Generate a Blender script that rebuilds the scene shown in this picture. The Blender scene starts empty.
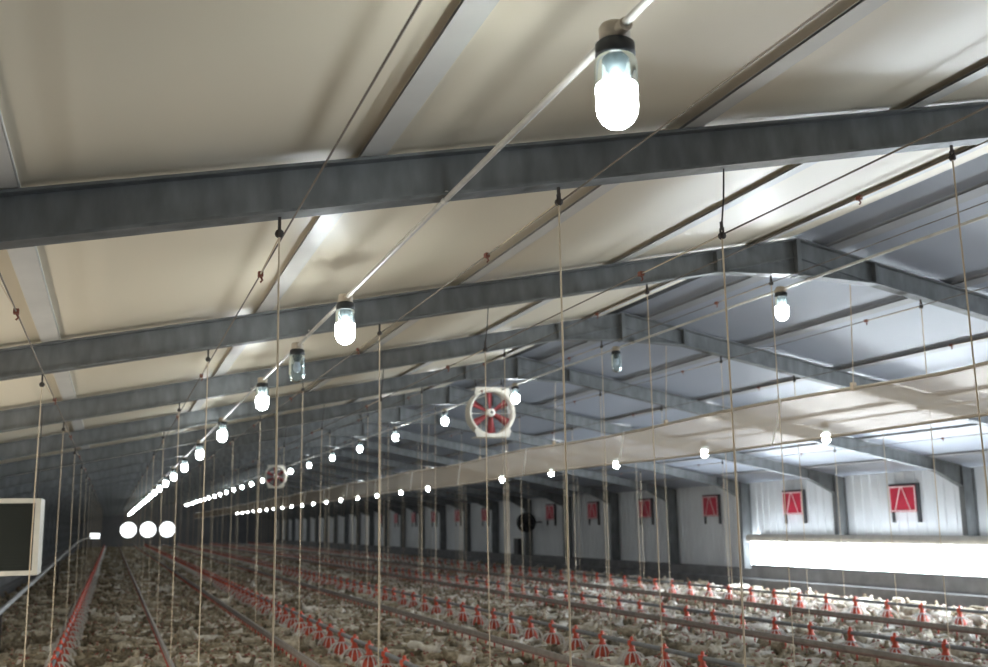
import bpy, math, random
import numpy as np
from mathutils import Vector, Matrix

random.seed(7)
rng = np.random.default_rng(11)
sc = bpy.context.scene
C = sc.collection
PI = math.pi

# ------------------------------------------------------------------ dimensions (metres)
RIDGE = 4.10
SLOPE = 0.19563
HALF = 8.459
Y_NEAR, Y_FAR = -14.0, 95.0
BAY = 3.5
N_FRAMES = 28
def roof(x, off=0.0):
    return RIDGE - SLOPE * abs(x) - off

# ------------------------------------------------------------------ materials
def new_mat(name):
    m = bpy.data.materials.new(name); m.use_nodes = True
    nt = m.node_tree
    return m, nt, nt.nodes['Principled BSDF']

def mat(name, col, rough=0.6, metal=0.0, var=0.0, scale=8.0, bump=0.0, bscale=None, spec=0.5, detail=4.0, stretch=None, col2=None, coat=0.0):
    m, nt, b = new_mat(name)
    b.inputs['Base Color'].default_value = (*col, 1)
    b.inputs['Roughness'].default_value = rough
    b.inputs['Metallic'].default_value = metal
    b.inputs['Specular IOR Level'].default_value = spec
    b.inputs['Coat Weight'].default_value = coat
    if var > 0 or bump > 0:
        tc = nt.nodes.new('ShaderNodeTexCoord')
        mp = nt.nodes.new('ShaderNodeMapping')
        if stretch: mp.inputs['Scale'].default_value = stretch
        nt.links.new(tc.outputs['Object'], mp.inputs['Vector'])
    if var > 0:
        n = nt.nodes.new('ShaderNodeTexNoise'); n.inputs['Scale'].default_value = scale; n.inputs['Detail'].default_value = detail
        r = nt.nodes.new('ShaderNodeValToRGB')
        c2 = col2 or tuple(min(1, c * (1 + var)) for c in col)
        c1 = tuple(max(0, c * (1 - var)) for c in col)
        r.color_ramp.elements[0].position = 0.32; r.color_ramp.elements[1].position = 0.68
        r.color_ramp.elements[0].color = (*c1, 1); r.color_ramp.elements[1].color = (*c2, 1)
        nt.links.new(mp.outputs[0], n.inputs['Vector']); nt.links.new(n.outputs['Fac'], r.inputs[0]); nt.links.new(r.outputs[0], b.inputs['Base Color'])
    if bump > 0:
        n2 = nt.nodes.new('ShaderNodeTexNoise'); n2.inputs['Scale'].default_value = bscale or scale * 2
        bp = nt.nodes.new('ShaderNodeBump'); bp.inputs['Strength'].default_value = bump; bp.inputs['Distance'].default_value = 0.02
        nt.links.new(mp.outputs[0], n2.inputs['Vector']); nt.links.new(n2.outputs['Fac'], bp.inputs['Height']); nt.links.new(bp.outputs[0], b.inputs['Normal'])
    return m

def emit(name, col, strength):
    m = bpy.data.materials.new(name); m.use_nodes = True; nt = m.node_tree
    nt.nodes.remove(nt.nodes['Principled BSDF'])
    e = nt.nodes.new('ShaderNodeEmission'); e.inputs[0].default_value = (*col, 1); e.inputs[1].default_value = strength
    nt.links.new(e.outputs[0], nt.nodes['Material Output'].inputs[0])
    return m

M = {}
M['ceiling'] = mat('roof_sheet_warm_light_tint', (0.80, 0.72, 0.57), 0.42, var=0.05, scale=0.7, spec=0.45, stretch=(1, 0.3, 1))  # warm light on the lamp side slope is put into this colour
M['ceiling_cool_light'] = mat('roof_sheet_cool_light_tint', (0.38, 0.42, 0.50), 0.42, var=0.05, scale=0.7, spec=0.45, stretch=(1, 0.3, 1))  # cool window light put into the colour, darkened to balance the slopes
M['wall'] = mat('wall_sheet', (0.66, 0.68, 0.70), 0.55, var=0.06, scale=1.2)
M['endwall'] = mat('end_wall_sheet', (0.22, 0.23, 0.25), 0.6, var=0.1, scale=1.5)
M['kerb'] = mat('concrete_kerb', (0.17, 0.17, 0.175), 0.9, var=0.2, scale=3, bump=0.15)
M['litter'] = mat('litter', (0.115, 0.085, 0.06), 1.0, var=0.45, scale=9, bump=0.6, bscale=30, spec=0.1)
M['steel'] = mat('galvanised_steel', (0.185, 0.195, 0.20), 0.5, 0.35, var=0.24, scale=9, detail=7, stretch=(1, 1, 0.35), spec=0.5)
M['purlin_cool_light'] = mat('purlin_sheet_cool_light_tint', (0.34, 0.35, 0.37), 0.45, var=0.06, scale=3)  # window side copy, cool light tint in the colour like its roof sheet
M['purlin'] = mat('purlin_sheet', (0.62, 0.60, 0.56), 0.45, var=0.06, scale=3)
M['dark'] = mat('dark_gap', (0.02, 0.02, 0.02), 0.9)
M['black'] = mat('black_plastic', (0.02, 0.022, 0.025), 0.45)
M['white'] = mat('white_plastic', (0.75, 0.73, 0.68), 0.4)
M['cream'] = mat('cream_fan_paint', (0.72, 0.68, 0.60), 0.45, var=0.08, scale=12)
M['fanred'] = mat('red_fan_blade', (0.27, 0.035, 0.04), 0.45)
M['conduit'] = mat('conduit_plastic', (0.60, 0.58, 0.54), 0.35, var=0.12, scale=10)
M['tan'] = mat('beige_base', (0.50, 0.43, 0.34), 0.5)
M['cable'] = mat('winch_cable', (0.16, 0.13, 0.10), 0.6)
M['cord'] = mat('hanging_cord', (0.62, 0.51, 0.37), 0.8)
M['rust'] = mat('rusty_red', (0.20, 0.06, 0.035), 0.7)
M['hook'] = mat('dark_hook', (0.07, 0.06, 0.055), 0.6, 0.4)
M['feedred'] = mat('red_feeder_plastic', (0.52, 0.065, 0.028), 0.4, var=0.12, scale=20)
M['pandish'] = mat('pale_pan_plastic', (0.55, 0.46, 0.33), 0.5, var=0.15, scale=20)
M['grill'] = mat('white_grill_plastic', (0.70, 0.68, 0.64), 0.4)
M['feedpipe'] = mat('galvanised_feed_pipe', (0.20, 0.21, 0.22), 0.5, 0.4, var=0.2, scale=10)
M['drinkrail'] = mat('dusty_drinker_rail', (0.24, 0.215, 0.195), 0.6, 0.2, var=0.2, scale=10)
M['drinkpipe'] = mat('water_pipe', (0.20, 0.13, 0.11), 0.6, var=0.2, scale=10)
M['nipple'] = mat('red_nipple', (0.50, 0.06, 0.04), 0.4)
M['ventred'] = mat('red_vent_flap', (0.52, 0.018, 0.05), 0.5, var=0.06, scale=6)
M['ventwhite'] = mat('pink_white_cord', (0.78, 0.62, 0.62), 0.6)
M['ventframe'] = mat('dark_vent_frame', (0.06, 0.06, 0.065), 0.6)
M['grille'] = mat('dark_grille', (0.016, 0.02, 0.015), 0.7)
M['boxpaint'] = mat('pale_box_paint', (0.58, 0.56, 0.50), 0.5, var=0.08, scale=8)
M['roll'] = mat('rolled_curtain', (0.50, 0.47, 0.42), 0.7, var=0.1, scale=5)
M['pipegrey'] = mat('grey_pipe', (0.36, 0.37, 0.38), 0.5, var=0.1, scale=6)
M['bulb'] = emit('lit_bulb', (0.93, 0.985, 1.0), 70.0)
M['curtain_lit'] = emit('sunlit_curtain', (0.84, 0.93, 1.0), 41.0)
M['fill_glow_warm'] = emit('added_warm_fill_glow', (1.0, 0.92, 0.78), 9.0)  # glow of the added fill strip on the heater side
M['socket'] = mat('socket_grey', (0.022, 0.03, 0.034), 0.5)
M['deadbulb'] = mat('unlit_bulb', (0.55, 0.58, 0.70), 0.3)

def glass_mat():
    m = bpy.data.materials.new('jar_glass'); m.use_nodes = True; nt = m.node_tree
    nt.nodes.remove(nt.nodes['Principled BSDF'])
    t = nt.nodes.new('ShaderNodeBsdfTransparent'); t.inputs[0].default_value = (0.86, 0.93, 0.92, 1)
    g = nt.nodes.new('ShaderNodeBsdfGlossy'); g.inputs['Roughness'].default_value = 0.08; g.inputs[0].default_value = (0.9, 1, 1, 1)
    d = nt.nodes.new('ShaderNodeBsdfDiffuse'); d.inputs[0].default_value = (0.75, 0.85, 0.85, 1)
    lw = nt.nodes.new('ShaderNodeLayerWeight'); lw.inputs[0].default_value = 0.25
    mx = nt.nodes.new('ShaderNodeMixShader'); mx2 = nt.nodes.new('ShaderNodeMixShader'); mx2.inputs[0].default_value = 0.12
    nt.links.new(t.outputs[0], mx2.inputs[1]); nt.links.new(d.outputs[0], mx2.inputs[2])
    nt.links.new(lw.outputs['Fresnel'], mx.inputs[0]); nt.links.new(mx2.outputs[0], mx.inputs[1]); nt.links.new(g.outputs[0], mx.inputs[2])
    nt.links.new(mx.outputs[0], nt.nodes['Material Output'].inputs[0])
    return m
M['glass'] = glass_mat()

def film_mat():
    m = bpy.data.materials.new('translucent_film'); m.use_nodes = True; nt = m.node_tree
    nt.nodes.remove(nt.nodes['Principled BSDF'])
    t = nt.nodes.new('ShaderNodeBsdfTransparent'); t.inputs[0].default_value = (0.95, 0.88, 0.80, 1)
    d = nt.nodes.new('ShaderNodeBsdfDiffuse'); d.inputs[0].default_value = (0.52, 0.42, 0.31, 1)
    s = nt.nodes.new('ShaderNodeBsdfTranslucent'); s.inputs[0].default_value = (0.52, 0.42, 0.31, 1)
    a = nt.nodes.new('ShaderNodeMixShader'); a.inputs[0].default_value = 0.5
    b = nt.nodes.new('ShaderNodeMixShader'); b.inputs[0].default_value = 0.43
    nt.links.new(d.outputs[0], a.inputs[1]); nt.links.new(s.outputs[0], a.inputs[2])
    nt.links.new(t.outputs[0], b.inputs[1]); nt.links.new(a.outputs[0], b.inputs[2])
    nt.links.new(b.outputs[0], nt.nodes['Material Output'].inputs[0])
    return m
M['film'] = film_mat()

# hen plumage
def plume(name, a, b, sc_=18):
    m = mat(name, a, 0.9, var=0.0, bump=0.5, bscale=55, spec=0.15)
    nt = m.node_tree; bs = nt.nodes['Principled BSDF']
    tc = nt.nodes.new('ShaderNodeTexCoord'); n = nt.nodes.new('ShaderNodeTexNoise'); n.inputs['Scale'].default_value = sc_; n.inputs['Detail'].default_value = 5
    r = nt.nodes.new('ShaderNodeValToRGB'); r.color_ramp.elements[0].position = 0.38; r.color_ramp.elements[1].position = 0.62
    r.color_ramp.elements[0].color = (*b, 1); r.color_ramp.elements[1].color = (*a, 1)
    nt.links.new(tc.outputs['Object'], n.inputs['Vector']); nt.links.new(n.outputs['Fac'], r.inputs[0]); nt.links.new(r.outputs[0], bs.inputs['Base Color'])
    return m
PLUME = [plume('white_plumage', (0.80, 0.77, 0.71), (0.62, 0.57, 0.49)),
         plume('cream_plumage', (0.62, 0.565, 0.46), (0.38, 0.325, 0.245)),
         plume('buff_plumage', (0.44, 0.385, 0.285), (0.24, 0.195, 0.135)),
         plume('brownish_plumage', (0.28, 0.235, 0.17), (0.12, 0.10, 0.07))]
PLUME_NAME = ['white', 'cream', 'dirty buff', 'brownish']
M['comb'] = mat('comb_red', (0.28, 0.035, 0.03), 0.6)
M['beak'] = mat('beak_horn', (0.55, 0.38, 0.15), 0.5)

# ------------------------------------------------------------------ mesh builder
class MB:
    def __init__(s): s.v = []; s.f = []; s.m = []; s.sm = []
    def add(s, vs, fs, mi=0, smooth=False):
        o = len(s.v); s.v += [tuple(p) for p in vs]
        for f in fs:
            s.f.append([i + o for i in f]); s.m.append(mi); s.sm.append(smooth)
        return s
    def box(s, x0, x1, y0, y1, z0, z1, mi=0):
        vs = [(x0,y0,z0),(x1,y0,z0),(x1,y1,z0),(x0,y1,z0),(x0,y0,z1),(x1,y0,z1),(x1,y1,z1),(x0,y1,z1)]
        return s.add(vs, [(3,2,1,0),(4,5,6,7),(0,1,5,4),(1,2,6,5),(2,3,7,6),(3,0,4,7)], mi)
    def prism(s, pts, y0, y1, mi=0):           # polygon in XZ, extruded in Y
        n = len(pts)
        vs = [(x, y0, z) for x, z in pts] + [(x, y1, z) for x, z in pts]
        fs = [tuple(range(n)), tuple(range(2*n-1, n-1, -1))] + [(i, i+n, (i+1) % n + n, (i+1) % n) for i in range(n)]
        return s.add(vs, fs, mi)
    def tube(s, path, r, n=8, mi=0, caps=True):
        P = [Vector(p) for p in path]; k = len(P)
        R_ = r if isinstance(r, (list, tuple)) else [r] * k
        vs = []; up = None
        for i in range(k):
            t = (P[min(i+1, k-1)] - P[max(i-1, 0)]).normalized()
            if up is None: up = Vector((0,0,1)) if abs(t.z) < 0.9 else Vector((1,0,0))
            a = t.cross(up).normalized(); b = a.cross(t).normalized(); up = b
            for j in range(n):
                w = 2*PI*j/n; vs.append(P[i] + a*math.cos(w)*R_[i] + b*math.sin(w)*R_[i])
        fs = [(i*n+j, i*n+(j+1) % n, (i+1)*n+(j+1) % n, (i+1)*n+j) for i in range(k-1) for j in range(n)]
        s.add(vs, fs, mi, True)
        if caps:
            s.add(vs[:n], [tuple(range(n))[::-1]], mi); s.add(vs[-n:], [tuple(range(n))], mi)
        return s
    def lathe(s, prof, n=16, mi=0, c=(0,0,0), axis='z', close=False):
        vs = []
        for r, h in prof:
            for j in range(n):
                w = 2*PI*j/n; x, y = r*math.cos(w), r*math.sin(w)
                vs.append((c[0]+x, c[1]+y, c[2]+h) if axis == 'z' else (c[0]+x, c[1]+h, c[2]+y))
        k = len(prof)
        rg = range(k if close else k-1)
        fs = [(i*n+j, i*n+(j+1) % n, ((i+1) % k)*n+(j+1) % n, ((i+1) % k)*n+j) for i in rg for j in range(n)]
        return s.add(vs, fs, mi, True)
    def ball(s, c, r, n=10, mi=0, sz=1.0):
        k = max(4, n//2)
        return s.lathe([(max(1e-4, r*math.sin(PI*i/k)), -r*sz*math.cos(PI*i/k)) for i in range(k+1)], n, mi, c)
    def mesh(s, name, mats):
        me = bpy.data.meshes.new(name); me.from_pydata(s.v, [], s.f)
        for m in (mats if isinstance(mats, (list, tuple)) else [mats]): me.materials.append(m)
        me.polygons.foreach_set('material_index', s.m); me.polygons.foreach_set('use_smooth', s.sm)
        me.update(); return me

def link(name, me, parent=None, loc=(0,0,0), rot=(0,0,0)):
    o = bpy.data.objects.new(name, me); C.objects.link(o); o.location = loc; o.rotation_euler = rot
    if parent: o.parent = parent
    return o
def obj(name, mb, mats, parent=None, loc=(0,0,0), rot=(0,0,0)):
    return link(name, mb.mesh(name, mats), parent, loc, rot)
def tag(o, label, cat, group=None, kind=None):
    o['label'] = label; o['category'] = cat
    if group: o['group'] = group
    if kind: o['kind'] = kind
    return o
def struct(name, mb, mats, label, cat):
    return tag(obj(name, mb, mats), label, cat, kind='structure')
ORD = ['first','second','third','fourth','fifth','sixth','seventh','eighth','ninth','tenth','eleventh','twelfth','thirteenth','fourteenth','fifteenth',
       'sixteenth','seventeenth','eighteenth','nineteenth','twentieth']

# ------------------------------------------------------------------ setting
struct('floor', MB().box(-HALF-0.2, HALF+0.2, Y_NEAR, Y_FAR, -0.2, 0.0), M['litter'], 'brown litter floor under the flock', 'floor')
CO = 0.032     # sheet lies this far above the rafter tops
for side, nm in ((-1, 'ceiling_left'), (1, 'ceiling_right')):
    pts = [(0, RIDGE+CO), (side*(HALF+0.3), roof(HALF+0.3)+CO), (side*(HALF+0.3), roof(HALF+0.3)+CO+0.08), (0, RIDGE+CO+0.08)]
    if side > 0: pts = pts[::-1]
    struct(nm, MB().prism(pts, Y_NEAR, Y_FAR), M['ceiling'] if side < 0 else M['ceiling_cool_light'],
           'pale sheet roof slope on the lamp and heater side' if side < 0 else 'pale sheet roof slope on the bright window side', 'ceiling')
EAVE = roof(HALF) + CO
WIN_Y0, WIN_Y1 = -6.0, 17.05; WIN_Z0, WIN_Z1 = 0.635, 1.14
def ribbed(y0, y1, z0, z1, side):
    m = MB(); n = int((y1-y0)/0.25)
    x0 = HALF
    ys = []; 
    for i in range(n):
        a = y0+(y1-y0)*i/n; d = (y1-y0)/n
        ys += [(a, 0), (a+d*0.74, 0), (a+d*0.82, 0.018), (a+d*0.92, 0.018)]
    ys.append((y1, 0))
    vs = [(side*(x0-dx), y, z) for z in (z0, z1) for y, dx in ys] + [(side*(x0+0.12), y, z) for z in (z0, z1) for y, dx in ys]
    k = len(ys); fs = []
    for i in range(k-1):
        fs.append((i, i+1, k+i+1, k+i)); fs.append((2*k+i, 3*k+i, 3*k+i+1, 2*k+i+1))
        fs.append((i, 2*k+i, 2*k+i+1, i+1)); fs.append((k+i, k+i+1, 3*k+i+1, 3*k+i))
    return m.add(vs, fs)
def side_wall(side, nm, label, pieces):
    m = MB()
    for y0, y1, z0 in pieces:
        q_ = ribbed(y0, y1, z0, EAVE+0.04, side); m.add(q_.v, q_.f)
    return struct(nm, m, M['wall'], label, 'wall')
side_wall(1, 'wall_right', 'pale ribbed sheet wall above and beyond the bright window strip', [(Y_NEAR, WIN_Y0, 0.45), (WIN_Y0, WIN_Y1, WIN_Z1), (WIN_Y1, Y_FAR, 0.45)])
side_wall(-1, 'wall_left', 'pale ribbed sheet wall behind the heater box', [(Y_NEAR, 0.0, 0.45), (0.0, 7.5, 1.19), (7.5, Y_FAR, 0.45)])
for side, nm, wy1 in ((1, 'baseboard_right', WIN_Y1), (-1, 'baseboard_left', 7.5)):
    m = MB()
    def seg(y0, y1, top):
        pts = [(side*7.98, 0), (side*7.98, 0.31), (side*8.09, 0.33), (side*8.09, top), (side*(HALF+0.12), top), (side*(HALF+0.12), 0)]
        if side > 0: pts = pts[::-1]
        m.prism(pts, y0, y1)
    seg(Y_NEAR, wy1, WIN_Z0); seg(wy1, Y_FAR, 0.52)
    struct(nm, m, M['kerb'], 'grey concrete kerb with a ledge under the bright window' if side > 0 else 'grey concrete kerb along the heater side wall', 'kerb')
struct('window_1', MB().box(8.105, 8.13, WIN_Y0, WIN_Y1, WIN_Z0-0.01, WIN_Z1+0.01), M['curtain_lit'], 'long blown-out white window strip above the kerb', 'window')
struct('added_fill_strip', MB().box(-8.13, -8.105, 0.0, 7.5, WIN_Z0-0.01, WIN_Z1+0.01), M['fill_glow_warm'], 'unseen warm glowing strip added to fill light onto the roof', 'window')  # out of view, added to brighten the roof slopes
m = MB().tube([(8.06, WIN_Y0, WIN_Z1+0.07), (8.06, WIN_Y1, WIN_Z1+0.07)], 0.09, 12)
struct('trim_1', m, M['roll'], 'beige rolled curtain tube along the top of the bright window', 'curtain roll')
m = MB().box(-0.14, -0.03, 5.0, 8.4, RIDGE+0.005, RIDGE+CO+0.02).box(-0.14, -0.03, 9.2, 12.2, RIDGE+0.005, RIDGE+CO+0.02)
for side, y0, y1 in ((1, WIN_Y0, WIN_Y1), (-1, 0.0, 7.5)):
    struct('light_baffle_right' if side > 0 else 'light_baffle_left', MB().box(min(side*8.20, side*8.45), max(side*8.20, side*8.45), y0, y1, WIN_Z1+0.012, WIN_Z1+0.05), M['roll'], 'flat board added above the bright window to shape its light' if side > 0 else 'flat board added above the fill strip to shape its light', 'board')  # boards added to hold back curtain light, leaving a slit up the wall
m = MB().box(-0.14, -0.03, 5.0, 8.4, RIDGE+0.005, RIDGE+CO+0.02).box(-0.14, -0.03, 9.2, 12.2, RIDGE+0.005, RIDGE+CO+0.02)
struct('trim_2', m, M['dark'], 'dark gap strip along the roof ridge', 'ridge gap')
# end walls
def gable(m, y0, y1, xa, xb, z0):
    """wall piece from z0 up to the roof between xa and xb"""
    xs = sorted(set([xa, xb] + ([0.0] if xa < 0 < xb else [])))
    pts = [(xa, z0), (xb, z0)] + [(x, roof(x)+CO+0.05) for x in xs[::-1]]
    m.prism(pts, y0, y1)
m = MB()
FANS_X = (-4.27, -2.64, -1.03); FZ = 1.57; FR = 0.66; HC = 0.80
m.box(-HALF, -7.35, Y_FAR, Y_FAR+0.15, 0, 2.0); m.box(-6.6, FANS_X[0]-HC, Y_FAR, Y_FAR+0.15, 0, FZ+HC)
m.box(-7.35, -6.6, Y_FAR, Y_FAR+0.15, 0, 0.9); m.box(-7.35, -6.6, Y_FAR, Y_FAR+0.15, 1.32, 2.0)
m.box(-HALF, -6.6, Y_FAR, Y_FAR+0.15, 2.0, FZ+HC)
m.box(FANS_X[0]-HC, FANS_X[2]+HC, Y_FAR, Y_FAR+0.15, 0, FZ-HC)
m.box(FANS_X[2]+HC, HALF, Y_FAR, Y_FAR+0.15, 0, FZ+HC)
for i, fx in enumerate(FANS_X):
    x0 = fx-HC if i == 0 else (FANS_X[i-1]+fx)/2; x1 = fx+HC if i == 2 else (FANS_X[i+1]+fx)/2
    n = 32; sq = []; ci = []
    for j in range(n):
        w = 2*PI*j/n; c_, s_ = math.cos(w), math.sin(w); k = 1/max(abs(c_), abs(s_))
        px = fx + (c_*k*(x1-fx) if c_ > 0 else c_*k*(fx-x0)); sq.append((px, FZ+s_*k*HC)); ci.append((fx+c_*FR, FZ+s_*FR))
    vs = [(x, Y_FAR, z) for x, z in sq] + [(x, Y_FAR, z) for x, z in ci]
    m.add(vs, [(j, n+j, n+(j+1) % n, (j+1) % n) for j in range(n)])
gable(m, Y_FAR, Y_FAR+0.15, -HALF, HALF, FZ+HC)
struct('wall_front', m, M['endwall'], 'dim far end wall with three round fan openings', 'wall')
m = MB(); gable(m, Y_NEAR-0.15, Y_NEAR, -HALF, HALF, 0)
struct('wall_back', m, M['wall'], 'pale end wall behind the viewer', 'wall')

# exhaust fans in the end wall
for i, fx in enumerate(FANS_X):
    r = bpy.data.objects.new('exhaust_fan', None); C.objects.link(r); r.location = (fx, Y_FAR-0.02, FZ)
    tag(r, ['round bright exhaust fan in the far wall, beside the foot of the lamp row', 'round bright exhaust fan in the far wall, middle of the three', 'round bright exhaust fan in the far wall, closest to the window side'][i], 'exhaust fan', 'exhaust fans in the far end wall')
    obj('housing', MB().lathe([(FR+0.05, -0.1), (FR+0.05, 0.02), (FR-0.01, 0.12), (FR-0.01, -0.1)], 32, axis='y', close=True), M['white'], r)
    g = MB()
    g.tube([(-FR, 0, 0), (FR, 0, 0)], 0.006, 6); g.tube([(0, 0, -FR), (0, 0, FR)], 0.006, 6)
    obj('guard', g, M['white'], r)
    obj('hub', MB().lathe([(0.001, -0.03), (0.06, -0.03), (0.06, 0.05), (0.001, 0.05)], 12, axis='y'), M['white'], r)

# ------------------------------------------------------------------ steel portal frames
def sweep_i(st, tz=0.012, wf=0.12, tf=0.013):
    """I section between station lists (x, top, bottom) in the XZ plane, centred on Y = 0"""
    m = MB()
    top = [(x, t) for x, t, b in st]; bot = [(x, b) for x, t, b in st]
    m.prism(top + bot[::-1], -tz/2, tz/2)
    m.prism(top + [(x, t-tf) for x, t in top[::-1]], -wf/2, wf/2)
    m.prism([(x, b+tf) for x, b in bot] + bot[::-1], -wf/2, wf/2)
    return m
RD = 0.205
st = [(0.0, roof(0), 3.765), (0.83, roof(.83), 3.765), (1.5, roof(1.5), roof(1.5, RD))] 
st = [(0.0, roof(0), 3.765), (0.83, roof(.83), roof(.83, RD)-0.0), (7.60, roof(7.6), roof(7.6, RD)), (8.16, roof(8.16), 2.13)]
def mirror(mb):
    o = MB(); o.v = [(-x, y, z) for x, y, z in mb.v]; o.f = [f[::-1] for f in mb.f]; o.m = list(mb.m); o.sm = list(mb.sm); return o
raf = sweep_i(st)
raf_r = raf.mesh('rafter', M['steel']); raf_l = mirror(raf).mesh('rafter', M['steel'])
col = MB()
col.prism([(8.16, 0.0), (8.16, 2.13), (8.16, roof(8.16)), (8.42, roof(8.42)), (8.40, 0.0)], -0.006, 0.006)
col.prism([(8.16, 0.0), (8.16, roof(8.16)), (8.173, roof(8.17)), (8.173, 0.0)][::-1], -0.06, 0.06)
col.prism([(8.40, 0.0), (8.41, roof(8.42)), (8.42, roof(8.42)), (8.415, 0.0)][::-1], -0.06, 0.06)
col_r = col.mesh('column', M['steel']); col_l = mirror(col).mesh('column', M['steel'])
ap = MB().box(-0.022, 0.022, -0.065, 0.065, 3.755, RIDGE-0.002).mesh('apex_plate', M['steel'])
def stiff(x):
    return MB().prism([(x-0.012, roof(x, RD)), (x+0.012, roof(x, RD)), (x+0.012, roof(x)-.002), (x-0.012, roof(x)-.002)], -0.058, 0.058)
st_h = stiff(0.83); st_e = stiff(7.60)
sh_r, sh_l = st_h.mesh('stiffener', M['steel']), mirror(st_h).mesh('stiffener', M['steel'])
se_r, se_l = st_e.mesh('stiffener', M['steel']), mirror(st_e).mesh('stiffener', M['steel'])
hn = MB()   # diagonal lower flange line of the haunched rafter ends
hn.prism([(0.02, RIDGE-0.16), (0.83, roof(.83, RD)+0.02), (0.83, roof(.83, RD)+0.006), (0.02, RIDGE-0.174)][::-1], -0.03, 0.03)
hn_r, hn_l = hn.mesh('haunch_seam', M['steel']), mirror(hn).mesh('haunch_seam', M['steel'])
for k in range(-3, N_FRAMES):
    y = k*BAY
    if y > Y_FAR-0.3: break
    if k < 0: lab = 'galvanised steel portal frame behind the viewer'
    elif k == 0: lab = 'heavy galvanised steel frame crossing the whole view just beyond the big jar lamp'
    elif k < 12: lab = f'galvanised steel portal frame with ridge plate, {ORD[k]} counted from the big jar lamp'
    else: lab = 'small dim steel portal frame far down the shed towards the end wall'
    r = bpy.data.objects.new('steel_frame', None); C.objects.link(r); r.location = (0, y, 0)
    tag(r, lab, 'steel frame', 'steel portal frames')
    link('rafter', raf_l, r); link('rafter', raf_r, r); link('column', col_l, r); link('column', col_r, r)
    link('apex_plate', ap, r)
    if -1 <= k < 16:
        for me in (sh_l, sh_r, se_r): link('stiffener', me, r)
        link('haunch_seam', hn_l, r); link('haunch_seam', hn_r, r)

# ------------------------------------------------------------------ roof purlins (run the whole length on top of the frames)
PX = (0.32, 1.70, 3.05, 4.62, 6.05, 7.45)
for side in (-1, 1):
    for i, px in enumerate(PX):
        m = MB()
        def q(x, off): return (side*x, roof(x, off))
        t = 0.012
        a, b = px-0.0, px+0.115
        prof1 = [q(a, -CO), q(a+t, -CO), q(a+t, -0.006), q(a, -0.006)]                     # web
        prof2 = [q(a, -0.016), q(b, -0.016), q(b, -0.004), q(a, -0.004)]                   # bottom flange
        prof3 = [q(b-0.008, -CO*0.6), q(b, -CO*0.6), q(b, -0.006), q(b-0.008, -0.006)]     # lip
        for pr in (prof1, prof2, prof3):
            m.prism(pr if side < 0 else pr[::-1], Y_NEAR, Y_FAR)
        tag(obj('roof_purlin', m, M['purlin'] if side < 0 else M['purlin_cool_light']), f'pale roof purlin under the {"lamp" if side < 0 else "window"} side slope, {ORD[i]} from the ridge', 'purlin', 'roof purlins')

# ------------------------------------------------------------------ lamps on conduits
def catenary(x, y0, y1, z, n=2): return [(x, y0 + (y1-y0)*i/(n-1), z) for i in range(n)]
ROW_NAME = ['the warm slope row', 'the ridge row', 'the window side row']
ROWX = (-4.34, 0.14, 4.34); ROWZ = (3.04, 3.745, 3.03)
row_y = [[-1.69, 2.155, 6.1, 10.1, 13.93], [3.95, 11.0, 14.75, 18.5, 22.1, 25.7, 29.5, 33.2], [5.4, 9.03, 12.54, 16.14, 19.73, 23.23, 30.56, 34.16, 37.98]]
y = 17.9
while y < 92: row_y[0].append(y); y += 3.95
y = 37.0
while y < 92: row_y[1].append(y); y += 3.7
y = 41.6
while y < 92: row_y[2].append(y); y += 3.65
row_y[0] += [-5.6, -9.5]; row_y[1] += [-3.4, 0.3, -7.1]; row_y[2] += [-5.5, -1.8, 1.8]
dead = [(0, 4.02), (1, 7.45), (2, 26.9)]
for i in range(3):
    m = MB().tube([(ROWX[i], Y_NEAR, ROWZ[i]), (ROWX[i], Y_FAR, ROWZ[i])], 0.0125, 10)
    c = obj('lamp_conduit', m, M['conduit'])
    tag(c, ['straight pale conduit carrying the jar lamps under the warm slope', 'straight pale conduit carrying jar lamps beneath the ridge', 'straight pale conduit carrying jar lamps on the window side'][i], 'conduit', 'lamp conduits')
    for k in range(-1, 9):
        obj('saddle_clip', MB().lathe([(0.018, -0.02), (0.018, 0.02)], 10, axis='y').box(-0.006, 0.006, -0.02, 0.02, 0.0, 0.035), M['white'], c, (ROWX[i], k*BAY+0.0, ROWZ[i]))
JB = MB().lathe([(0.001, 0.032), (0.040, 0.030), (0.046, 0.020), (0.046, -0.024), (0.001, -0.024)], 20)
JB.tube([(0, -0.075, 0.0), (0, 0.075, 0.0)], 0.021, 10)
jb = JB.mesh('junction_box', M['tan'])
capm = MB().lathe([(0.001, -0.022), (0.048, -0.022), (0.0575, -0.030), (0.059, -0.064), (0.055, -0.070), (0.001, -0.070)], 24).mesh('cap', M['black'])
prof = [(0.054, -0.068), (0.060, -0.080), (0.0625, -0.095), (0.0630, -0.160)]
jarm = MB().lathe(prof, 24).mesh('glass_jar', M['glass'])
sockm = MB().lathe([(0.040, -0.068), (0.040, -0.078), (0.032, -0.090), (0.029, -0.108), (0.022, -0.112), (0.020, -0.135), (0.001, -0.135)], 18).mesh('socket', M['socket'])
bprof = [(0.028, -0.147), (0.046, -0.150), (0.058, -0.156), (0.0612, -0.166), (0.0612, -0.222), (0.0575, -0.246), (0.0468, -0.266), (0.029, -0.281), (0.012, -0.2870), (0.0005, -0.288)]
clearprof = prof + [(0.0630, -0.222), (0.059, -0.247), (0.048, -0.268), (0.030, -0.283), (0.012, -0.2895), (0.0005, -0.291)]
clearm = MB().lathe(clearprof, 24).mesh('glass_jar', M['glass'])
bulbm = MB().lathe(bprof, 20).mesh('bulb', M['bulb'])
dprof = [(0.020, -0.120), (0.024, -0.14), (0.030, -0.165), (0.030, -0.185), (0.018, -0.205), (0.0005, -0.208)]
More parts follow.
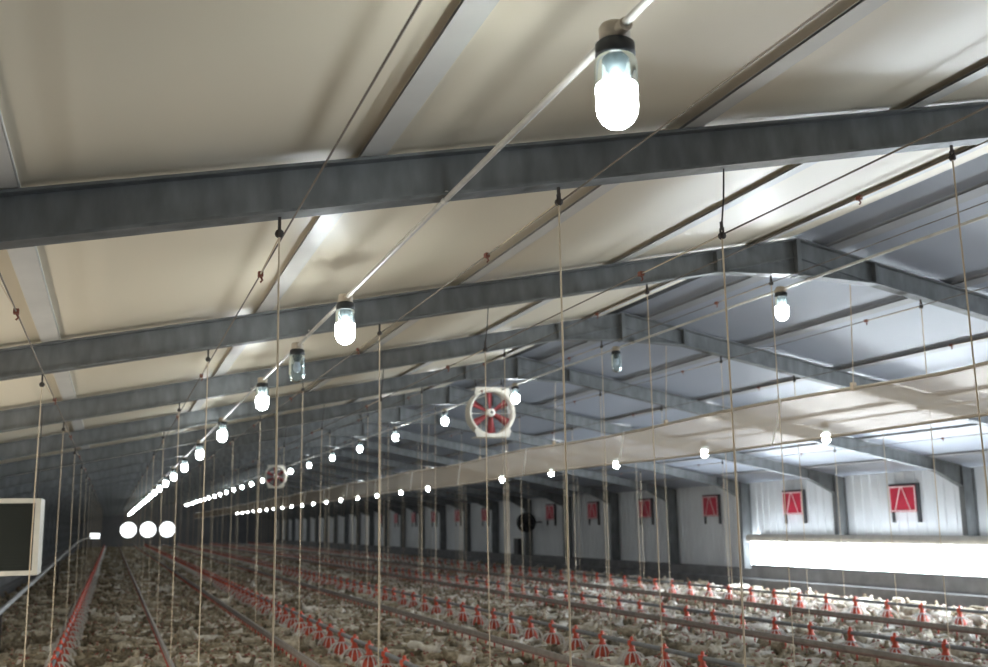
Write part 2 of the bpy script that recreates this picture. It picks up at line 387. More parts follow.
dbulb = MB().lathe(dprof, 16).mesh('bulb', M['deadbulb'])
def lamp(i, y, label, lit=True):
    r = bpy.data.objects.new('jar_lamp', None); C.objects.link(r); r.location = (ROWX[i], y, ROWZ[i]-0.005)
    tag(r, label, 'lamp', 'jar lamps on the conduits')
    link('junction_box', jb, r); link('cap', capm, r)
    link('glass_jar', jarm if lit else clearm, r); link('socket', sockm, r); link('bulb', bulbm if lit else dbulb, r)
for i in range(3):
    pos = sorted(v for v in row_y[i] if v > -2.5); n = 0
    for y in row_y[i]:
        if y < -2.5: lab = f'jar lamp of {ROW_NAME[i]}, hanging behind the viewer'
        elif i == 0 and y == -1.69: lab = 'big glowing glass jar lamp with a black cap, hanging before the first steel frame'
        else:
            k = pos.index(y)
            if i == 1: k -= 1
            if i == 2: k -= 2
            if k < 0: lab = f'lit jar lamp of {ROW_NAME[i]}, beyond the edge of the view'
            elif k < 14: lab = f'lit glass jar lamp, {ORD[k]} of {ROW_NAME[i]}' + (' counted from the big one' if i == 0 else ' counted down the shed')
            else: lab = f'tiny merged light dot, one of the last lamps of {ROW_NAME[i]}'
        lamp(i, y, lab)
for i, y in dead:
    lamp(i, y, ['unlit clear jar lamp hanging between two lit ones of the warm slope row', 'unlit jar lamp hanging under the ridge row beside the second frame ridge', 'unlit jar lamp below the plastic strip on the window side row'][i], False)

# ------------------------------------------------------------------ feeder and drinker lines
FEED = [-6.15, -2.95, -0.27, 2.4, 5.6]
DRINK = [-5.06, -3.80, -1.50, 1.35, 3.70]
PIPE_Z = 0.335
hop = MB()
hop.lathe([(0.001, 0.066), (0.013, 0.064), (0.018, 0.048), (0.020, 0.03), (0.032, 0.02), (0.033, -0.02), (0.028, -0.04), (0.032, -0.065), (0.046, -0.085), (0.086, -0.19), (0.104, -0.255), (0.001, -0.255)], 14)
hop.box(-0.033, 0.033, -0.03, 0.03, -0.028, 0.026)
hopm = hop.mesh('hopper', M['feedred'])
gr = MB()
for j in range(14):
    w = 2*PI*j/14; c_, s_ = math.cos(w), math.sin(w)
    gr.tube([(c_*r, s_*r, h) for r, h in ((0.045, -0.095), (0.10, -0.115), (0.148, -0.165), (0.163, -0.235))], 0.0065, 5)
gr.lathe([(0.045, -0.088), (0.055, -0.095), (0.045, -0.102)], 14)
gr.lathe([(0.158, -0.228), (0.170, -0.234), (0.158, -0.242)], 16)
grm = gr.mesh('grill', M['grill'])
dish = MB().lathe([(0.001, -0.305), (0.12, -0.305), (0.158, -0.275), (0.172, -0.236), (0.166, -0.236), (0.150, -0.268), (0.116, -0.292), (0.001, -0.285)], 16)
dishm = dish.mesh('pan_dish', M['pandish'])
far = MB().lathe([(0.001, 0.078), (0.020, 0.055), (0.032, 0.02), (0.030, -0.065), (0.086, -0.19), (0.104, -0.255)], 8, 0)
far.lathe([(0.045, -0.095), (0.148, -0.165), (0.163, -0.235)], 8, 1); far.f = far.f[:-8*2] + [f for q_, f in enumerate(far.f[-16:]) if q_ % 2]; far.m = far.m[:len(far.f)]; far.sm = far.sm[:len(far.f)]
far.lathe([(0.12, -0.305), (0.172, -0.236)], 8, 2)
farm = far.mesh('feeder_pan', [M['feedred'], M['grill'], M['pandish']])
FNAME = ['beside the heater box', 'second from the heater side', 'in the middle under the ridge', 'second from the window side', 'by the window kerb']
START = [4.0, 6.0, 5.0, 4.0, 6.5]
for i, fx in enumerate(FEED):
    r = bpy.data.objects.new('feeder_line', None); C.objects.link(r); r.location = (fx, 0, 0)
    tag(r, f'long feeder pipe with red hopper pans, {FNAME[i]}', 'feeder line', 'feeder lines')
    obj('feed_pipe', MB().tube([(0, Y_NEAR+1, PIPE_Z), (0, Y_FAR-2, PIPE_Z)], 0.024, 10), M['feedpipe'], r)
    y = START[i]; n = 0; rest = MB()
    off = random.uniform(0, 0.7)
    while y < Y_FAR-3:
        if n < 100:
            if y < 32:
                p = link('feeder_pan', hopm, r, (0, y, PIPE_Z), (0, 0, random.uniform(0, 1)))
                link('grill', grm, p); link('pan_dish', dishm, p)
            else:
                link('feeder_pan', farm, r, (0, y, PIPE_Z))
        else:
            vs = [(a, b+y, c+PIPE_Z) for a, b, c in far.v]; o0 = len(rest.v)
            rest.v += vs; rest.f += [[q_+o0 for q_ in f] for f in far.f]; rest.m += far.m; rest.sm += far.sm
        n += 1; y += 0.75
    if rest.v:
        o = obj('distant_pan_run', rest, [M['feedred'], M['grill'], M['pandish']], r); o['kind'] = 'stuff'
nip = MB().lathe([(0.001, 0.01), (0.011, 0.01), (0.011, -0.03), (0.006, -0.034), (0.006, -0.055), (0.001, -0.055)], 6)
nipm = nip.mesh('nipple', M['nipple'])
DNAME = ['first from the heater side', 'second from the heater side', 'third from the heater side', 'second from the window side', 'closest to the window side']
DZ = 0.33
for i, dx in enumerate(DRINK):
    r = bpy.data.objects.new('drinker_line', None); C.objects.link(r); r.location = (dx, 0, 0)
    tag(r, f'long dusty nipple drinker pipe above the hens, {DNAME[i]}', 'drinker line', 'drinker lines')
    obj('rail', MB().box(-0.015, 0.015, Y_NEAR+1, Y_FAR-2, DZ, DZ+0.045), M['drinkrail'], r)
    obj('water_pipe', MB().tube([(0, Y_NEAR+1, DZ-0.016), (0, Y_FAR-2, DZ-0.016)], 0.016, 8), M['drinkpipe'], r)
    y = 4.5; n = 0; rest = MB()
    while y < Y_FAR-3:
        if n < 100: link('nipple', nipm, r, (0, y, DZ-0.03))
        else:
            vs = [(a, b+y, c+DZ-0.03) for a, b, c in nip.v]; o0 = len(rest.v)
            rest.v += vs; rest.f += [[q_+o0 for q_ in f] for f in nip.f]; rest.m += nip.m; rest.sm += nip.sm
        n += 1; y += 0.3 if n < 100 else 0.6
    o = obj('distant_nipple_run', rest, M['nipple'], r); o['kind'] = 'stuff'

# ------------------------------------------------------------------ winch cables, pulleys and hanging cords
LINES = [(x, f'feeder {FNAME[i]}') for i, x in enumerate(FEED)] + [(x, f'drinker {DNAME[i]}') for i, x in enumerate(DRINK)]
pul = MB().lathe([(0.001, -0.009), (0.018, -0.009), (0.012, 0), (0.018, 0.009), (0.001, 0.009)], 10, axis='y', c=(0, 0, -0.07))
pul.box(-0.005, 0.005, -0.014, -0.010, -0.085, -0.03); pul.box(-0.005, 0.005, 0.010, 0.014, -0.085, -0.03); pul.box(-0.006, 0.006, -0.006, 0.006, -0.04, 0.0)
pulm = pul.mesh('pulley', M['hook'])
clm = MB().box(-0.012, 0.012, -0.018, 0.018, -0.012, 0.012).tube([(0, 0, -0.01), (0.010, 0, -0.028), (0, 0, -0.04)], 0.005, 6).mesh('clamp', M['rust'])
def zc(x): return (roof(x, RD)-0.055 if abs(x) > 0.83 else 3.70) - (0.26 if x == -2.95 else 0)
for j, (x, nm) in enumerate(LINES):
    xx = x
    zz = zc(xx)
    o = obj('winch_cable', MB().tube([(xx+0.03, Y_NEAR+0.5, zz), (xx+0.03, 60, zz)], 0.0042, 6), M['cable'])
    tag(o, f'thin dark winch cable under the roof above the {nm}', 'cable', 'winch cables under the roof')
    for k in range(0, 17):
        y = k*BAY
        jx, jy = rng.uniform(-0.02, 0.02, 2)
        bot = PIPE_Z+0.02 if j < 5 else DZ+0.045
        loc = (xx, y, zz+0.05)
        m = MB()
        L = loc[2]-bot
        m.tube([(0, 0, -0.07), (jx*0.4, jy, -L*0.5), (x-xx+jx*0.3, jy*2, -L)], 0.0042 if k > 0 else 0.0046, 6)
        m.tube([(0.012, 0, -0.06), (0.03, 0.9, -0.05)], 0.0035, 5)
        c = obj('hanging_cord', m, M['cord'], None, loc)
        tag(c, f'pale cord at steel frame {ORD[k]} holding {nm}', 'cord', 'hanging cords')
        link('pulley', pulm, c, (0, 0, 0.0))
        if j == 1: obj('hook_wire', MB().tube([(0, 0, -0.03), (0.02, 0, 0.12), (0.03, 0, 0.27)], 0.004, 6), M['hook'], c)
        if k < 10: link('clamp', clm, c, (0.03, 0.9 + rng.uniform(-0.1, 0.2), -0.05))

# ------------------------------------------------------------------ long translucent plastic strip below the ridge
r = bpy.data.objects.new('plastic_strip', None); C.objects.link(r); r.location = (0.6, 0, 0)
tag(r, 'long translucent tan plastic strip hung between two ropes below the ridge', 'plastic sheet')
def zt(y): return 2.785 - 0.02*math.sin(y*0.9) * (1 if y > 2 else 0)
def zb(y): return 2.385 + 0.016*math.sin(y*0.63+1)
ys = [Y_NEAR+8 + i*0.5 for i in range(int((86-(Y_NEAR+8))/0.5))]
top = [(0, y, zt(y)) for y in ys]; bot = [(0.005*math.sin(y*0.4), y, zb(y)) for y in ys]
vs = []
for t_, b_ in zip(top, bot):
    for q_ in range(4):
        a = q_/3; vs.append((t_[0]*(1-a)+b_[0]*a + 0.006*math.sin(PI*a)*math.sin(t_[1]*0.8), t_[1], t_[2]*(1-a)+b_[2]*a))
obj('film', MB().add(vs, [(i*4+q_, i*4+q_+1, i*4+q_+5, i*4+q_+4) for i in range(len(ys)-1) for q_ in range(3)], 0, True), M['film'], r)
obj('edge_rope', MB().tube(top, 0.016, 8), M['tan'], r); obj('edge_rope', MB().tube(bot, 0.013, 8), M['tan'], r)
for k in range(0, 14):
    y = k*BAY+0.1
    obj('hanger', MB().tube([(0.05, y, 3.76), (0, y, zt(y))], 0.004, 6).box(-0.02, 0.02, y-0.02, y+0.02, zt(y)-0.02, zt(y)+0.05), M['cord'], r)
    obj('tie_strap', MB().tube([(-0.02, y+1.1, zt(y+1.1)+0.02), (-0.035, y+1.15, (zt(y)+zb(y))/2), (-0.02, y+1.3, zb(y)-0.02)], 0.009, 6), M['white'], r)

# ------------------------------------------------------------------ circulation fans below the ridge
def circ_fan():
    r = bpy.data.objects.new('circulation_fan', None); C.objects.link(r)
    R0 = 0.345
    h = MB().lathe([(R0, -0.16), (R0+0.035, -0.17), (R0+0.04, -0.14), (R0+0.012, -0.10), (R0+0.012, 0.10), (R0+0.035, 0.14), (R0+0.03, 0.16), (R0, 0.15)], 36, axis='y', close=True)
    obj('housing', h, M['cream'], r)
    for s_ in (-1, 1):
        fl = MB()
        pts = [(-0.27, s_*0.39), (0.27, s_*0.39), (0.30, s_*0.30), (0.26, s_*0.24), (0.16, s_*0.325), (0, s_*0.362), (-0.16, s_*0.325), (-0.26, s_*0.24), (-0.30, s_*0.30)]
        if s_ > 0: pts = pts[::-1]
        fl.prism(pts, -0.178, -0.166)
        fl.box(-0.27, 0.27, -0.175, 0.17, s_*0.392-0.006, s_*0.392+0.006)
        obj('mounting_plate', fl, M['cream'], r)
    obj('hub', MB().lathe([(0.001, -0.12), (0.035, -0.12), (0.062, -0.10), (0.068, -0.04), (0.068, 0.03), (0.001, 0.03)], 20, axis='y'), M['white'], r)
    obj('hub_cap', MB().lathe([(0.001, -0.125), (0.024, -0.125), (0.024, -0.118)], 14, axis='y'), M['hook'], r)
    bl = MB()
    nx = 5
    sec = []
    for i in range(nx+1):
        t = i/nx; rad = 0.055 + (R0-0.075)*t; w = 0.042 + 0.03*t; tw = math.radians(48 - 22*t)
        sec.append([(rad, -w*math.sin(tw)*s_+e*math.cos(tw)*0.004, w*math.cos(tw)*s_+e*0.004) for s_, e in ((-1, 0), (0, 1.6), (1, 0), (0, -1))])
    vs = [p for q_ in sec for p in q_]
    fs = [(i*4+j, i*4+(j+1) % 4, (i+1)*4+(j+1) % 4, (i+1)*4+j) for i in range(nx) for j in range(4)] + [(0, 1, 2, 3), tuple(nx*4+j for j in (3, 2, 1, 0))]
    bm_ = bl.add(vs, fs, 0, True).mesh('blade', M['fanred'])
    for j in range(6): link('blade', bm_, r, (0, -0.02, 0), (0, math.radians(28+60*j), 0))
    mb = MB().box(-0.012, 0.012, 0.06, 0.085, -R0, R0).box(-R0, R0, 0.06, 0.085, -0.012, 0.012).lathe([(0.001, 0.03), (0.075, 0.03), (0.075, 0.13), (0.001, 0.13)], 16, axis='y')
    obj('motor', mb, M['pipegrey'], r)
    sg = MB()
    for s_ in (-1, 1): sg.tube([(s_*0.22, 0, 0.39), (s_*0.26, 0, 0.66)], 0.008, 6)
    obj('hanger', sg, M['hook'], r)
    return r
f1 = circ_fan(); f1.location = (0.0, 11.8, 3.385); f1.rotation_euler = (0, 0, math.radians(-4))
tag(f1, 'cream round circulation fan with red blades hanging below the ridge', 'fan', 'circulation fans')
f2 = circ_fan(); f2.location = (-0.35, 33.5, 3.36)
tag(f2, 'small dim circulation fan further down the shed among the ridge row lamps', 'fan', 'circulation fans')

# ------------------------------------------------------------------ red air inlets on the window side wall
def inlet():
    r = bpy.data.objects.new('air_inlet', None); C.objects.link(r)
    # local: x = along wall (-> +Y world), z up, -y = out of the wall (into the room)
    w, z0, z1 = 0.36, -0.235, 0.26
    fr = MB().box(-w+0.002, -w+0.055, -0.035, 0.0, -0.43, z1).box(w, w+0.055, -0.055, 0.0, -0.43, z1+0.035).box(-w, w, -0.055, 0.0, z1, z1+0.035)
    obj('inlet_frame', fr, M['ventframe'], r)
    obj('flap', MB().box(-w, w-0.004, -0.06, -0.036, z0, z1-0.004), M['ventred'], r)
    bd = MB()
    y = -0.063
    for a, b in (((-w+.02, z0+.02), (w-.02, z0+.02)), ((-w+.02, z1-.025), (w-.02, z1-.025)), ((-w+.02, z0+.02), (-w+.02, z1-.025)), ((w-.02, z0+.02), (w-.02, z1-.025))):
        bd.tube([(a[0], y, a[1]), (b[0], y, b[1])], 0.012, 6)
    obj('flap_border', bd, M['ventwhite'], r)
    obj('pull_cord', MB().tube([(-0.22, y, z0+.03), (-0.02, y-0.02, z1-.03)], 0.009, 6).tube([(0.02, y-0.02, z1-.03), (0.2, y, z0+.03)], 0.009, 6), M['ventwhite'], r)
    return r
def kids(o): return list(o.children)
base = inlet()
vy = [12.25, 15.75, 19.2, 22.7, 26.2, 29.65, 36.5, 40.1, 43.8, 47.3, 50.8, 54.3]
vz = 1.96
parts = kids(base)
for i, y in enumerate(vy):
    if i == 0: v = base
    else:
        v = base.copy(); C.objects.link(v)
        for ch in parts:
            c = ch.copy(); C.objects.link(c); c.parent = v
    v.location = (HALF-0.02, y, vz); v.rotation_euler = (0, 0, -PI/2)
    lab = ['larger red flap air inlet above the bright window, near the edge of the view', 'red flap air inlet above the bright window, the one by its far end',
           'dark red air inlet on the shaded wall, first beyond the end of the window'][i] if i < 3 else f'dark red air inlet on the shaded wall, {ORD[i-2]} beyond the end of the window'
    tag(v, lab, 'air inlet', 'air inlets along the window side wall')

# wall fan and control box on the shaded wall
r = bpy.data.objects.new('wall_fan', None); C.objects.link(r); r.location = (7.85, 30.55, 1.65)
tag(r, 'dark round fan bracketed off the shaded wall between two red inlets', 'fan')
obj('housing', MB().lathe([(0.27, -0.12), (0.33, -0.12), (0.33, 0.08), (0.27, 0.08)], 28, axis='y', close=True), M['black'], r)
obj('wall_bracket', MB().box(0.30, HALF-7.85-0.02, -0.03, 0.03, -0.03, 0.03), M['ventframe'], r)
obj('guard', MB().lathe([(0.16, 0.05), (0.17, 0.05), (0.17, 0.06), (0.16, 0.06)], 20, axis='y', close=True).box(-0.28, 0.28, 0.05, 0.06, -0.012, 0.012).box(-0.012, 0.012, 0.05, 0.06, -0.28, 0.28), M['black'], r)
obj('hub', MB().lathe([(0.001, -0.06), (0.07, -0.06), (0.07, 0.04), (0.001, 0.04)], 14, axis='y'), M['black'], r)
bl = MB().add([(0.05, -0.05, -0.05), (0.26, -0.06, -0.12), (0.26, 0.0, 0.12), (0.05, 0.02, 0.05), (0.05, -0.04, -0.05), (0.26, -0.05, -0.12), (0.26, 0.01, 0.12), (0.05, 0.03, 0.05)],
              [(0, 1, 2, 3), (7, 6, 5, 4), (0, 4, 5, 1), (1, 5, 6, 2), (2, 6, 7, 3), (3, 7, 4, 0)]).mesh('blade', M['black'])
for j in range(6): link('blade', bl, r, (0, 0, 0), (0, PI/3*j, 0))
r = obj('control_box', MB().box(-0.22, 0.22, -0.14, 0.0, 0.0, 0.75).box(-0.19, 0.19, -0.15, -0.14, 0.03, 0.72), M['ventframe'], None, (8.30, 32.4, 0.33), (0, 0, -PI/2))
tag(r, 'small dark box on the shaded wall below the round wall fan', 'box')

# ------------------------------------------------------------------ heater box at the edge of the view
r = bpy.data.objects.new('heater_box', None); C.objects.link(r); r.location = (-6.72, 5.9, 1.26)
tag(r, 'hanging box unit with a dark slatted grille and pale frame at the edge of view', 'heater')
hw, hh, hd = 0.47, 0.655, 0.55
fr = MB().box(-hw, -hw+0.045, -0.03, 0.02, 0, hh).box(hw-0.045, hw, -0.03, 0.02, 0, hh).box(-hw+.045, hw-.045, -0.03, 0.02, 0, 0.04).box(-hw+.045, hw-.045, -0.03, 0.02, hh-0.04, hh)
obj('front_frame', fr, M['boxpaint'], r)
obj('casing', MB().box(-hw, hw, 0.02, hd, 0, hh), M['boxpaint'], r)
gl = MB().box(-hw+.045, hw-.045, 0.004, 0.0195, 0.04, hh-0.04)
for k in range(22):
    z = 0.05 + k*(hh-0.1)/21; gl.box(-hw+.045, hw-.045, -0.014, 0.004, z-0.004, z+0.004)
obj('grille', gl, M['grille'], r)
for s_ in (-1, 1): obj('hanging_chain', MB().tube([(s_*0.42, 0.25, hh), (s_*0.42, 0.25, 2.72-1.26 - s_*0.0)], 0.004, 6), M['hook'], r)

# sloping grey pipe on posts along the heater side
pp = bpy.data.objects.new('supply_pipe', None); C.objects.link(pp); pp.location = (-7.0, 0, 0)
tag(pp, 'grey pipe rising gently on posts along the heater side wall', 'pipe')
obj('pipe', MB().tube([(0, 4.0, 0.47), (0, 11.5, 0.59), (0, 45.9, 1.13), (0, 90, 1.16)], 0.035, 10), M['pipegrey'], pp)
for y, z in ((11.5, .59), (28, .85), (45.9, 1.13), (62, 1.14), (78, 1.15)): obj('post', MB().box(-0.03, 0.03, y-0.03, y+0.03, 0, z-0.02), M['hook'], pp)

# ------------------------------------------------------------------ hens
def hen_geo(nr, stations, dz=0.0, turn=0.0, legs=True, detail=True, wing=0.016):
    """body one continuous tube along the spine; returns vertices, faces, material indices (0 plumage, 1 comb, 2 beak)"""
    S = np.array(stations, float)
    vs = []; fs = []; ms = []
    n = len(S)
    P = np.stack([np.zeros(n), S[:, 0], S[:, 1] + dz], 1)
    for i in range(n):                                     # turn the neck and head sideways
        if S[i, 0] > 0.09:
            t = min(1, (S[i, 0]-0.09)/0.08 + (S[i, 1]-0.15)*3 if S[i, 1] > 0.15 else (S[i, 0]-0.09)/0.08)
            P[i, 0] += turn*0.05*max(0, t)
    for i in range(n):
        t = P[min(i+1, n-1)] - P[max(i-1, 0)]; t /= np.linalg.norm(t)
        a = np.array([1.0, 0, 0]); a = a - t*(a@t); a /= np.linalg.norm(a); b = np.cross(a, t)
        for j in range(nr):
            w = 2*PI*j/nr; c_, s_ = math.cos(w), math.sin(w)
            rx = S[i, 2]
            if wing and -0.14 < S[i, 0] < 0.08 and abs(c_) > 0.6 and -0.4 < s_ < 0.75 and S[i,1] < 0.2: rx = rx + wing
            vs.append(P[i] + a*c_*rx - b*s_*S[i, 3])
    for i in range(n-1):
        for j in range(nr):
            fs.append((i*nr+j, (i+1)*nr+j, (i+1)*nr+(j+1) % nr, i*nr+(j+1) % nr)); ms.append(0)
    o = len(vs); vs += [P[0], P[-1]]
    for j in range(nr):
        fs.append((o, j, (j+1) % nr)); ms.append(0); fs.append((o+1, (n-1)*nr+(j+1) % nr, (n-1)*nr+j)); ms.append(0)
    if detail:
        h = P[-2]; d = P[-1]-P[-3]; d /= np.linalg.norm(d); up = np.array([0, 0, 1.0]); sx = np.array([1.0, 0, 0])
        o = len(vs); e = P[-1]                                # beak
        vs += [e+sx*0.008, e+up*0.007, e-sx*0.008, e-up*0.006, e+d*0.026-up*0.006]
        for j in range(4): fs.append((o+j, o+(j+1) % 4, o+4)); ms.append(2)
        o = len(vs); hp = P[-3]                               # comb: a thin serrated ridge
        prof = [(-0.018, 0.018), (-0.016, 0.042), (-0.005, 0.034), (0.003, 0.046), (0.011, 0.034), (0.02, 0.038), (0.028, 0.014)]
        for sgn in (-1, 1):
            for y, z in prof: vs.append(hp + np.array([sgn*0.004, y, z]))
        k = len(prof); fs.append(tuple(range(o, o+k))); ms.append(1); fs.append(tuple(range(o+2*k-1, o+k-1, -1))); ms.append(1)
        for j in range(k): fs.append((o+j, o+k+j, o+k+(j+1) % k, o+(j+1) % k)); ms.append(1)
        for sgn in (-1, 1):                                    # wattles
            o = len(vs); q_ = P[-2] + np.array([sgn*0.008, 0, -0.014])
            vs += [q_+np.array([0, -.008, .006]), q_+np.array([0, .008, .006]), q_+np.array([0, .004, -.02]), q_+np.array([sgn*.005, 0, -.004])]
            for f in ((0, 1, 3), (1, 2, 3), (2, 0, 3), (0, 2, 1)): fs.append(tuple(o+x for x in f)); ms.append(1)
    if legs:
        for sgn in (-1, 1):
            x = sgn*0.042
            m = MB().tube([(x*0.9, -0.01, 0.10+dz), (x, -0.025, 0.055+dz*0.6), (x, -0.005, 0.012)], [0.022, 0.011, 0.009], 6)
            for a in (-0.6, 0, 0.6): m.tube([(x, -0.005, 0.012), (x+0.05*math.sin(a), -0.005+0.05*math.cos(a), 0.006)], [0.008, 0.004], 5)
            o = len(vs); vs += m.v; fs += [tuple(i+o for i in f) for f in m.f]; ms += [2]*len(m.f)
    return np.array([tuple(v) for v in vs]), fs, ms
BODY = [(-.205, .205, .006, .010), (-.185, .195, .028, .030), (-.15, .172, .050, .048), (-.11, .150, .076, .070), (-.06, .135, .092, .088), (0, .128, .098, .096), (.05, .132, .094, .094), (.09, .145, .080, .080), (.12, .165, .060, .060)]
N_UP = [(.142, .195, .042, .040), (.152, .228, .031, .029), (.160, .256, .027, .026), (.176, .276, .029, .027), (.196, .277, .022, .021), (.210, .272, .011, .011)]
N_IN = [(.135, .185, .050, .046), (.145, .205, .040, .036), (.158, .222, .033, .030), (.178, .230, .029, .027), (.198, .226, .022, .021), (.212, .220, .011, .011)]
N_DN = [(.150, .160, .046, .044), (.180, .140, .033, .031), (.205, .112, .027, .026), (.226, .090, .028, .027), (.238, .072, .022, .021), (.244, .058, .011, .011)]
POSES = [('sitting', BODY+N_UP, -0.035, 0.0, False), ('sitting', BODY+N_IN, -0.04, 0.8, False), ('sitting', BODY+N_IN, -0.04, -0.9, False),
         ('standing', BODY+N_UP, 0.055, 0.3, True), ('standing', BODY+N_UP, 0.05, -0.6, True), ('pecking', BODY+N_DN, 0.05, 0.2, True)]
def rough_up(v, amp, seed):
    g = np.random.default_rng(seed); k = g.normal(size=(4, 3))*28; ph = g.uniform(0, 6, 4)
    d = sum(np.sin(v@k[i]+ph[i]) for i in range(4))/4
    c = np.array([0, 0, 0.12]); n = v-c; n /= (np.linalg.norm(n, axis=1, keepdims=True)+1e-6)
    return v + n*(d*amp)[:, None]
HI = []
for pi, (nm, stn, dz, turn, legs) in enumerate(POSES):
    v, f, ms = hen_geo(14, stn, dz, turn, legs); v = rough_up(v, 0.006, pi)
    v[:, 2] = np.maximum(v[:, 2], 0.003)
    HI.append((nm, v, f, ms))
henmesh = {}
for pi, (nm, v, f, ms) in enumerate(HI):
    for ci in range(4):
        me = bpy.data.meshes.new('hen'); me.from_pydata(v.tolist(), [], f)
        for m_ in (PLUME[ci], M['comb'], M['beak']): me.materials.append(m_)
        me.polygons.foreach_set('material_index', ms); me.polygons.foreach_set('use_smooth', [True]*len(f)); me.update()
        henmesh[pi, ci] = me
# camera (needed for which hens show largest)
r_ax = f_ax = u_ax = None
yaw, pitch, roll = 0.343123766, 0.176664319, -0.016185283
fw = Vector((math.sin(yaw)*math.cos(pitch), math.cos(yaw)*math.cos(pitch), math.sin(pitch)))
rt = Vector((math.cos(yaw), -math.sin(yaw), 0)); up0 = rt.cross(fw)
rt_, up_ = rt*math.cos(roll)+up0*math.sin(roll), -rt*math.sin(roll)+up0*math.cos(roll)
CAM = Vector((-5.66084, -4.29982, 1.6373))
FPX = 1062.825
# positions on a jittered grid
cell = 0.222
gx = np.arange(-7.75, 7.65, cell); gy = np.arange(2.5, Y_FAR-1.5, cell)
X, Y = np.meshgrid(gx, gy); X = X.ravel(); Y = Y.ravel()
X = X + (np.round(gy.size*0+Y/cell).astype(int) % 2)*cell*0.5
X = X + rng.uniform(-0.5, 0.5, X.size)*cell*0.6; Y = Y + rng.uniform(-0.5, 0.5, Y.size)*cell*0.6
keep = rng.uniform(size=X.size) > 0.05
for i, fx in enumerate(FEED):                                   # birds stay clear of the pan dishes
    ph = (Y-START[i]) % 0.75; dy = np.minimum(ph, 0.75-ph)
    keep &= ~(np.hypot((X-fx)*np.where(X < fx, 0.74, 0.98), dy*0.85) < 0.24)
keep &= ~((np.abs(X+7.0) < 0.12) & (Y < 12.0))
X, Y = X[keep], Y[keep]
N = X.size
pose = rng.choice(len(POSES), N, p=[.17, .34, .33, .045, .045, .07])
near_line = np.zeros(N, bool)
for x in FEED+DRINK: near_line |= np.abs(X-x) < 0.30
pose[near_line & (pose >= 3)] = 0
yawh = rng.uniform(0, 2*PI, N)
scl = rng.uniform(0.76, 0.95, N)
blend = np.clip((X+6.5)/11, 0, 1)                               # paler plumage grows more frequent towards the window side
u = rng.uniform(size=N)
p0 = 0.07+0.30*blend; p1 = p0+0.22+0.06*blend; p2 = p1+0.40-0.18*blend
colr = np.where(u < p0, 0, np.where(u < p1, 1, np.where(u < p2, 2, 3)))
rel = np.stack([X-CAM.x, Y-CAM.y, np.full(N, 0.12-CAM.z)], 1)
dep = rel@np.array(fw); sx = 494+FPX*(rel@np.array(rt_))/dep; sy = 333.5-FPX*(rel@np.array(up_))/dep
inview = (sx > -10) & (sx < 998) & (sy < 672)
order = np.argsort(np.where(inview, dep, 1e9))
ind = order[:300]
isind = np.zeros(N, bool); isind[ind] = True
bounds = sorted([(x, 'feeder line ' + FNAME[i]) for i, x in enumerate(FEED)] + [(x, 'drinker ' + DNAME[i]) for i, x in enumerate(DRINK)])
AISLE = ['between kerb and the feeder by the heater', 'between the heater side feeder and first drinker', 'between the first and second drinker pipes', 'between the second drinker pipe and second feeder',
         'between the second feeder and third drinker', 'between the third drinker pipe and middle feeder', 'just past the middle feeder line', 'between the fourth drinker pipe and fourth feeder',
         'between the fourth feeder and fifth drinker', 'between the fifth drinker pipe and last feeder', 'between the last feeder and window kerb']
for i in ind:
    nm = POSES[pose[i]][0]; ci = int(colr[i])
    a = sum(1 for b in bounds if X[i] > b[0])
    o = link('hen', henmesh[int(pose[i]), ci], None, (float(X[i]), float(Y[i]), 0.0), (0, 0, float(yawh[i])))
    o.scale = (float(scl[i]), float(scl[i]), float(scl[i])*0.88)
    lab = f'{PLUME_NAME[ci]} hen {nm} in the front rows {AISLE[a]}'
    tag(o, lab, 'hen', lab)
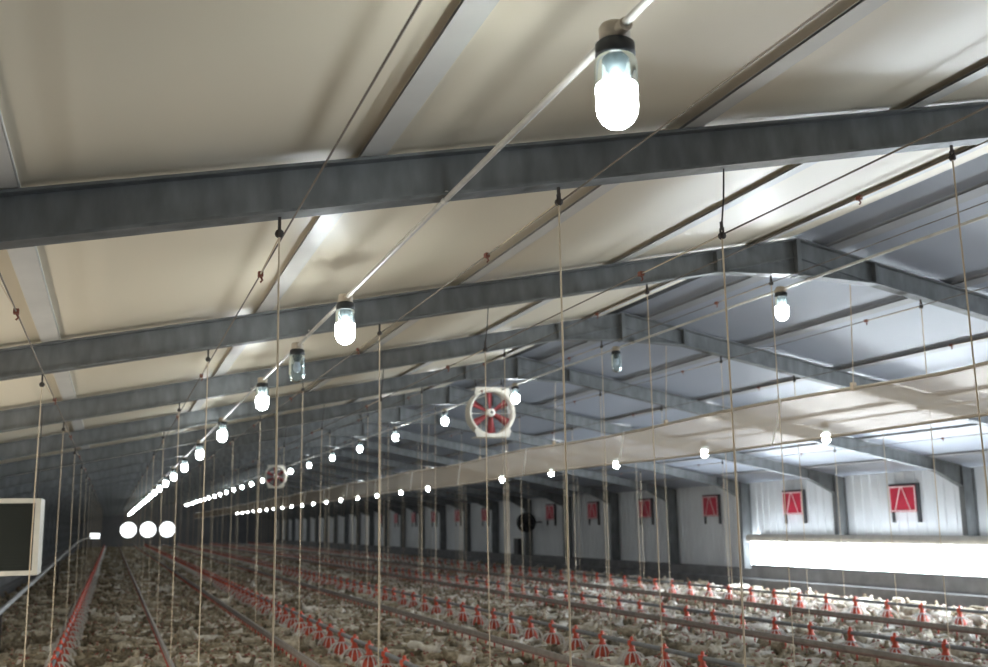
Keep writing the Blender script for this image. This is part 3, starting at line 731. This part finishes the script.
# the rest of the flock, beyond counting
def low_geo(nr, idx, stn, dz, turn):
    s2 = [stn[i] for i in idx]
    return hen_geo(nr, s2, dz, turn, False, False, 0.012)
MIDI = [0, 2, 3, 4, 6, 8, 9, 11, 12, 14]; LOWI = [0, 3, 5, 7, 10, 12, 14]
MID = []; LOW = []
for pi, (nm, stn, dz, turn, legs) in enumerate(POSES):
    v, f, ms = hen_geo(8, [stn[i] for i in MIDI], dz, turn, False, True, 0.012); v = rough_up(v, 0.006, pi+20); v[:, 2] = np.maximum(v[:, 2], 0.003); MID.append((v, f, ms))
    v, f, ms = low_geo(5, LOWI, stn, dz, turn); v[:, 2] = np.maximum(v[:, 2], 0.003); LOW.append((v, f, ms))
def flock(name, mask, lib, label):
    allv = []; faces = []; mats = []; off = 0
    for pi in range(len(POSES)):
        v, f, ms = lib[pi]
        for ci in range(4):
            idx = np.where(mask & (pose == pi) & (colr == ci))[0]
            if not idx.size: continue
            c_, s_ = np.cos(yawh[idx]), np.sin(yawh[idx]); sc_ = scl[idx]
            vx = v[None, :, 0]*sc_[:, None]; vy = v[None, :, 1]*sc_[:, None]; vz_ = v[None, :, 2]*sc_[:, None]*0.88
            W_ = np.stack([vx*c_[:, None]-vy*s_[:, None]+X[idx][:, None], vx*s_[:, None]+vy*c_[:, None]+Y[idx][:, None], vz_], 2)
            allv.append(W_.reshape(-1, 3))
            mm = [ci if q_ == 0 else 3+q_ for q_ in ms]
            for n_ in range(idx.size):
                o_ = off + n_*len(v)
                faces += [tuple(i+o_ for i in q_) for q_ in f]; mats += mm
            off += idx.size*len(v)
    V = np.concatenate(allv)
    me = bpy.data.meshes.new(name)
    nl = np.array([len(q_) for q_ in faces]); loops = np.array([i for q_ in faces for i in q_], dtype=np.int32)
    me.vertices.add(len(V)); me.vertices.foreach_set('co', V.ravel().astype(np.float32))
    me.loops.add(len(loops)); me.loops.foreach_set('vertex_index', loops)
    me.polygons.add(len(nl)); st_ = np.concatenate([[0], np.cumsum(nl)[:-1]]).astype(np.int32)
    me.polygons.foreach_set('loop_start', st_); me.polygons.foreach_set('loop_total', nl.astype(np.int32))
    for m_ in PLUME + [M['comb'], M['beak']]: me.materials.append(m_)
    me.polygons.foreach_set('material_index', np.array(mats, dtype=np.int32)); me.polygons.foreach_set('use_smooth', np.ones(len(nl), bool))
    me.update(calc_edges=True); me.validate()
    tag(link(name, me), label, 'flock', kind='stuff')
margin = (sx > -260) & (sx < 1300) & ~isind & (dep > 4)
flock('flock_of_hens', margin & (dep < 36), MID, 'dense flock of whitish and buff hens covering the litter behind the front rows')
flock('distant_flock_of_hens', margin & (dep >= 36), LOW, 'far part of the flock merging into a grey carpet towards the end wall')

# ------------------------------------------------------------------ world, camera, colour
w = bpy.data.worlds.new('world'); sc.world = w; w.use_nodes = True
bg = w.node_tree.nodes['Background']; bg.inputs[0].default_value = (0.92, 0.97, 1.0, 1); bg.inputs[1].default_value = 4.0
cam = bpy.data.cameras.new('camera'); co = bpy.data.objects.new('camera', cam); C.objects.link(co)
mw = Matrix(((rt_.x, up_.x, -fw.x, CAM.x), (rt_.y, up_.y, -fw.y, CAM.y), (rt_.z, up_.z, -fw.z, CAM.z), (0, 0, 0, 1)))
co.matrix_world = mw
cam.sensor_fit = 'HORIZONTAL'; cam.sensor_width = 36.0; cam.lens = FPX/988*36
cam.clip_start = 0.05; cam.clip_end = 300
cam.dof.use_dof = True; cam.dof.focus_distance = 4.5; cam.dof.aperture_fstop = 3.3
sc.camera = co
vs_ = sc.view_settings
vs_.view_transform = 'Standard'; vs_.look = 'None'; vs_.gamma = 1.0; vs_.exposure = 0.18; vs_.use_curve_mapping = False
sc.cycles.max_bounces = 8; sc.cycles.diffuse_bounces = 5; sc.cycles.transparent_max_bounces = 24
sc.cycles.use_light_tree = True
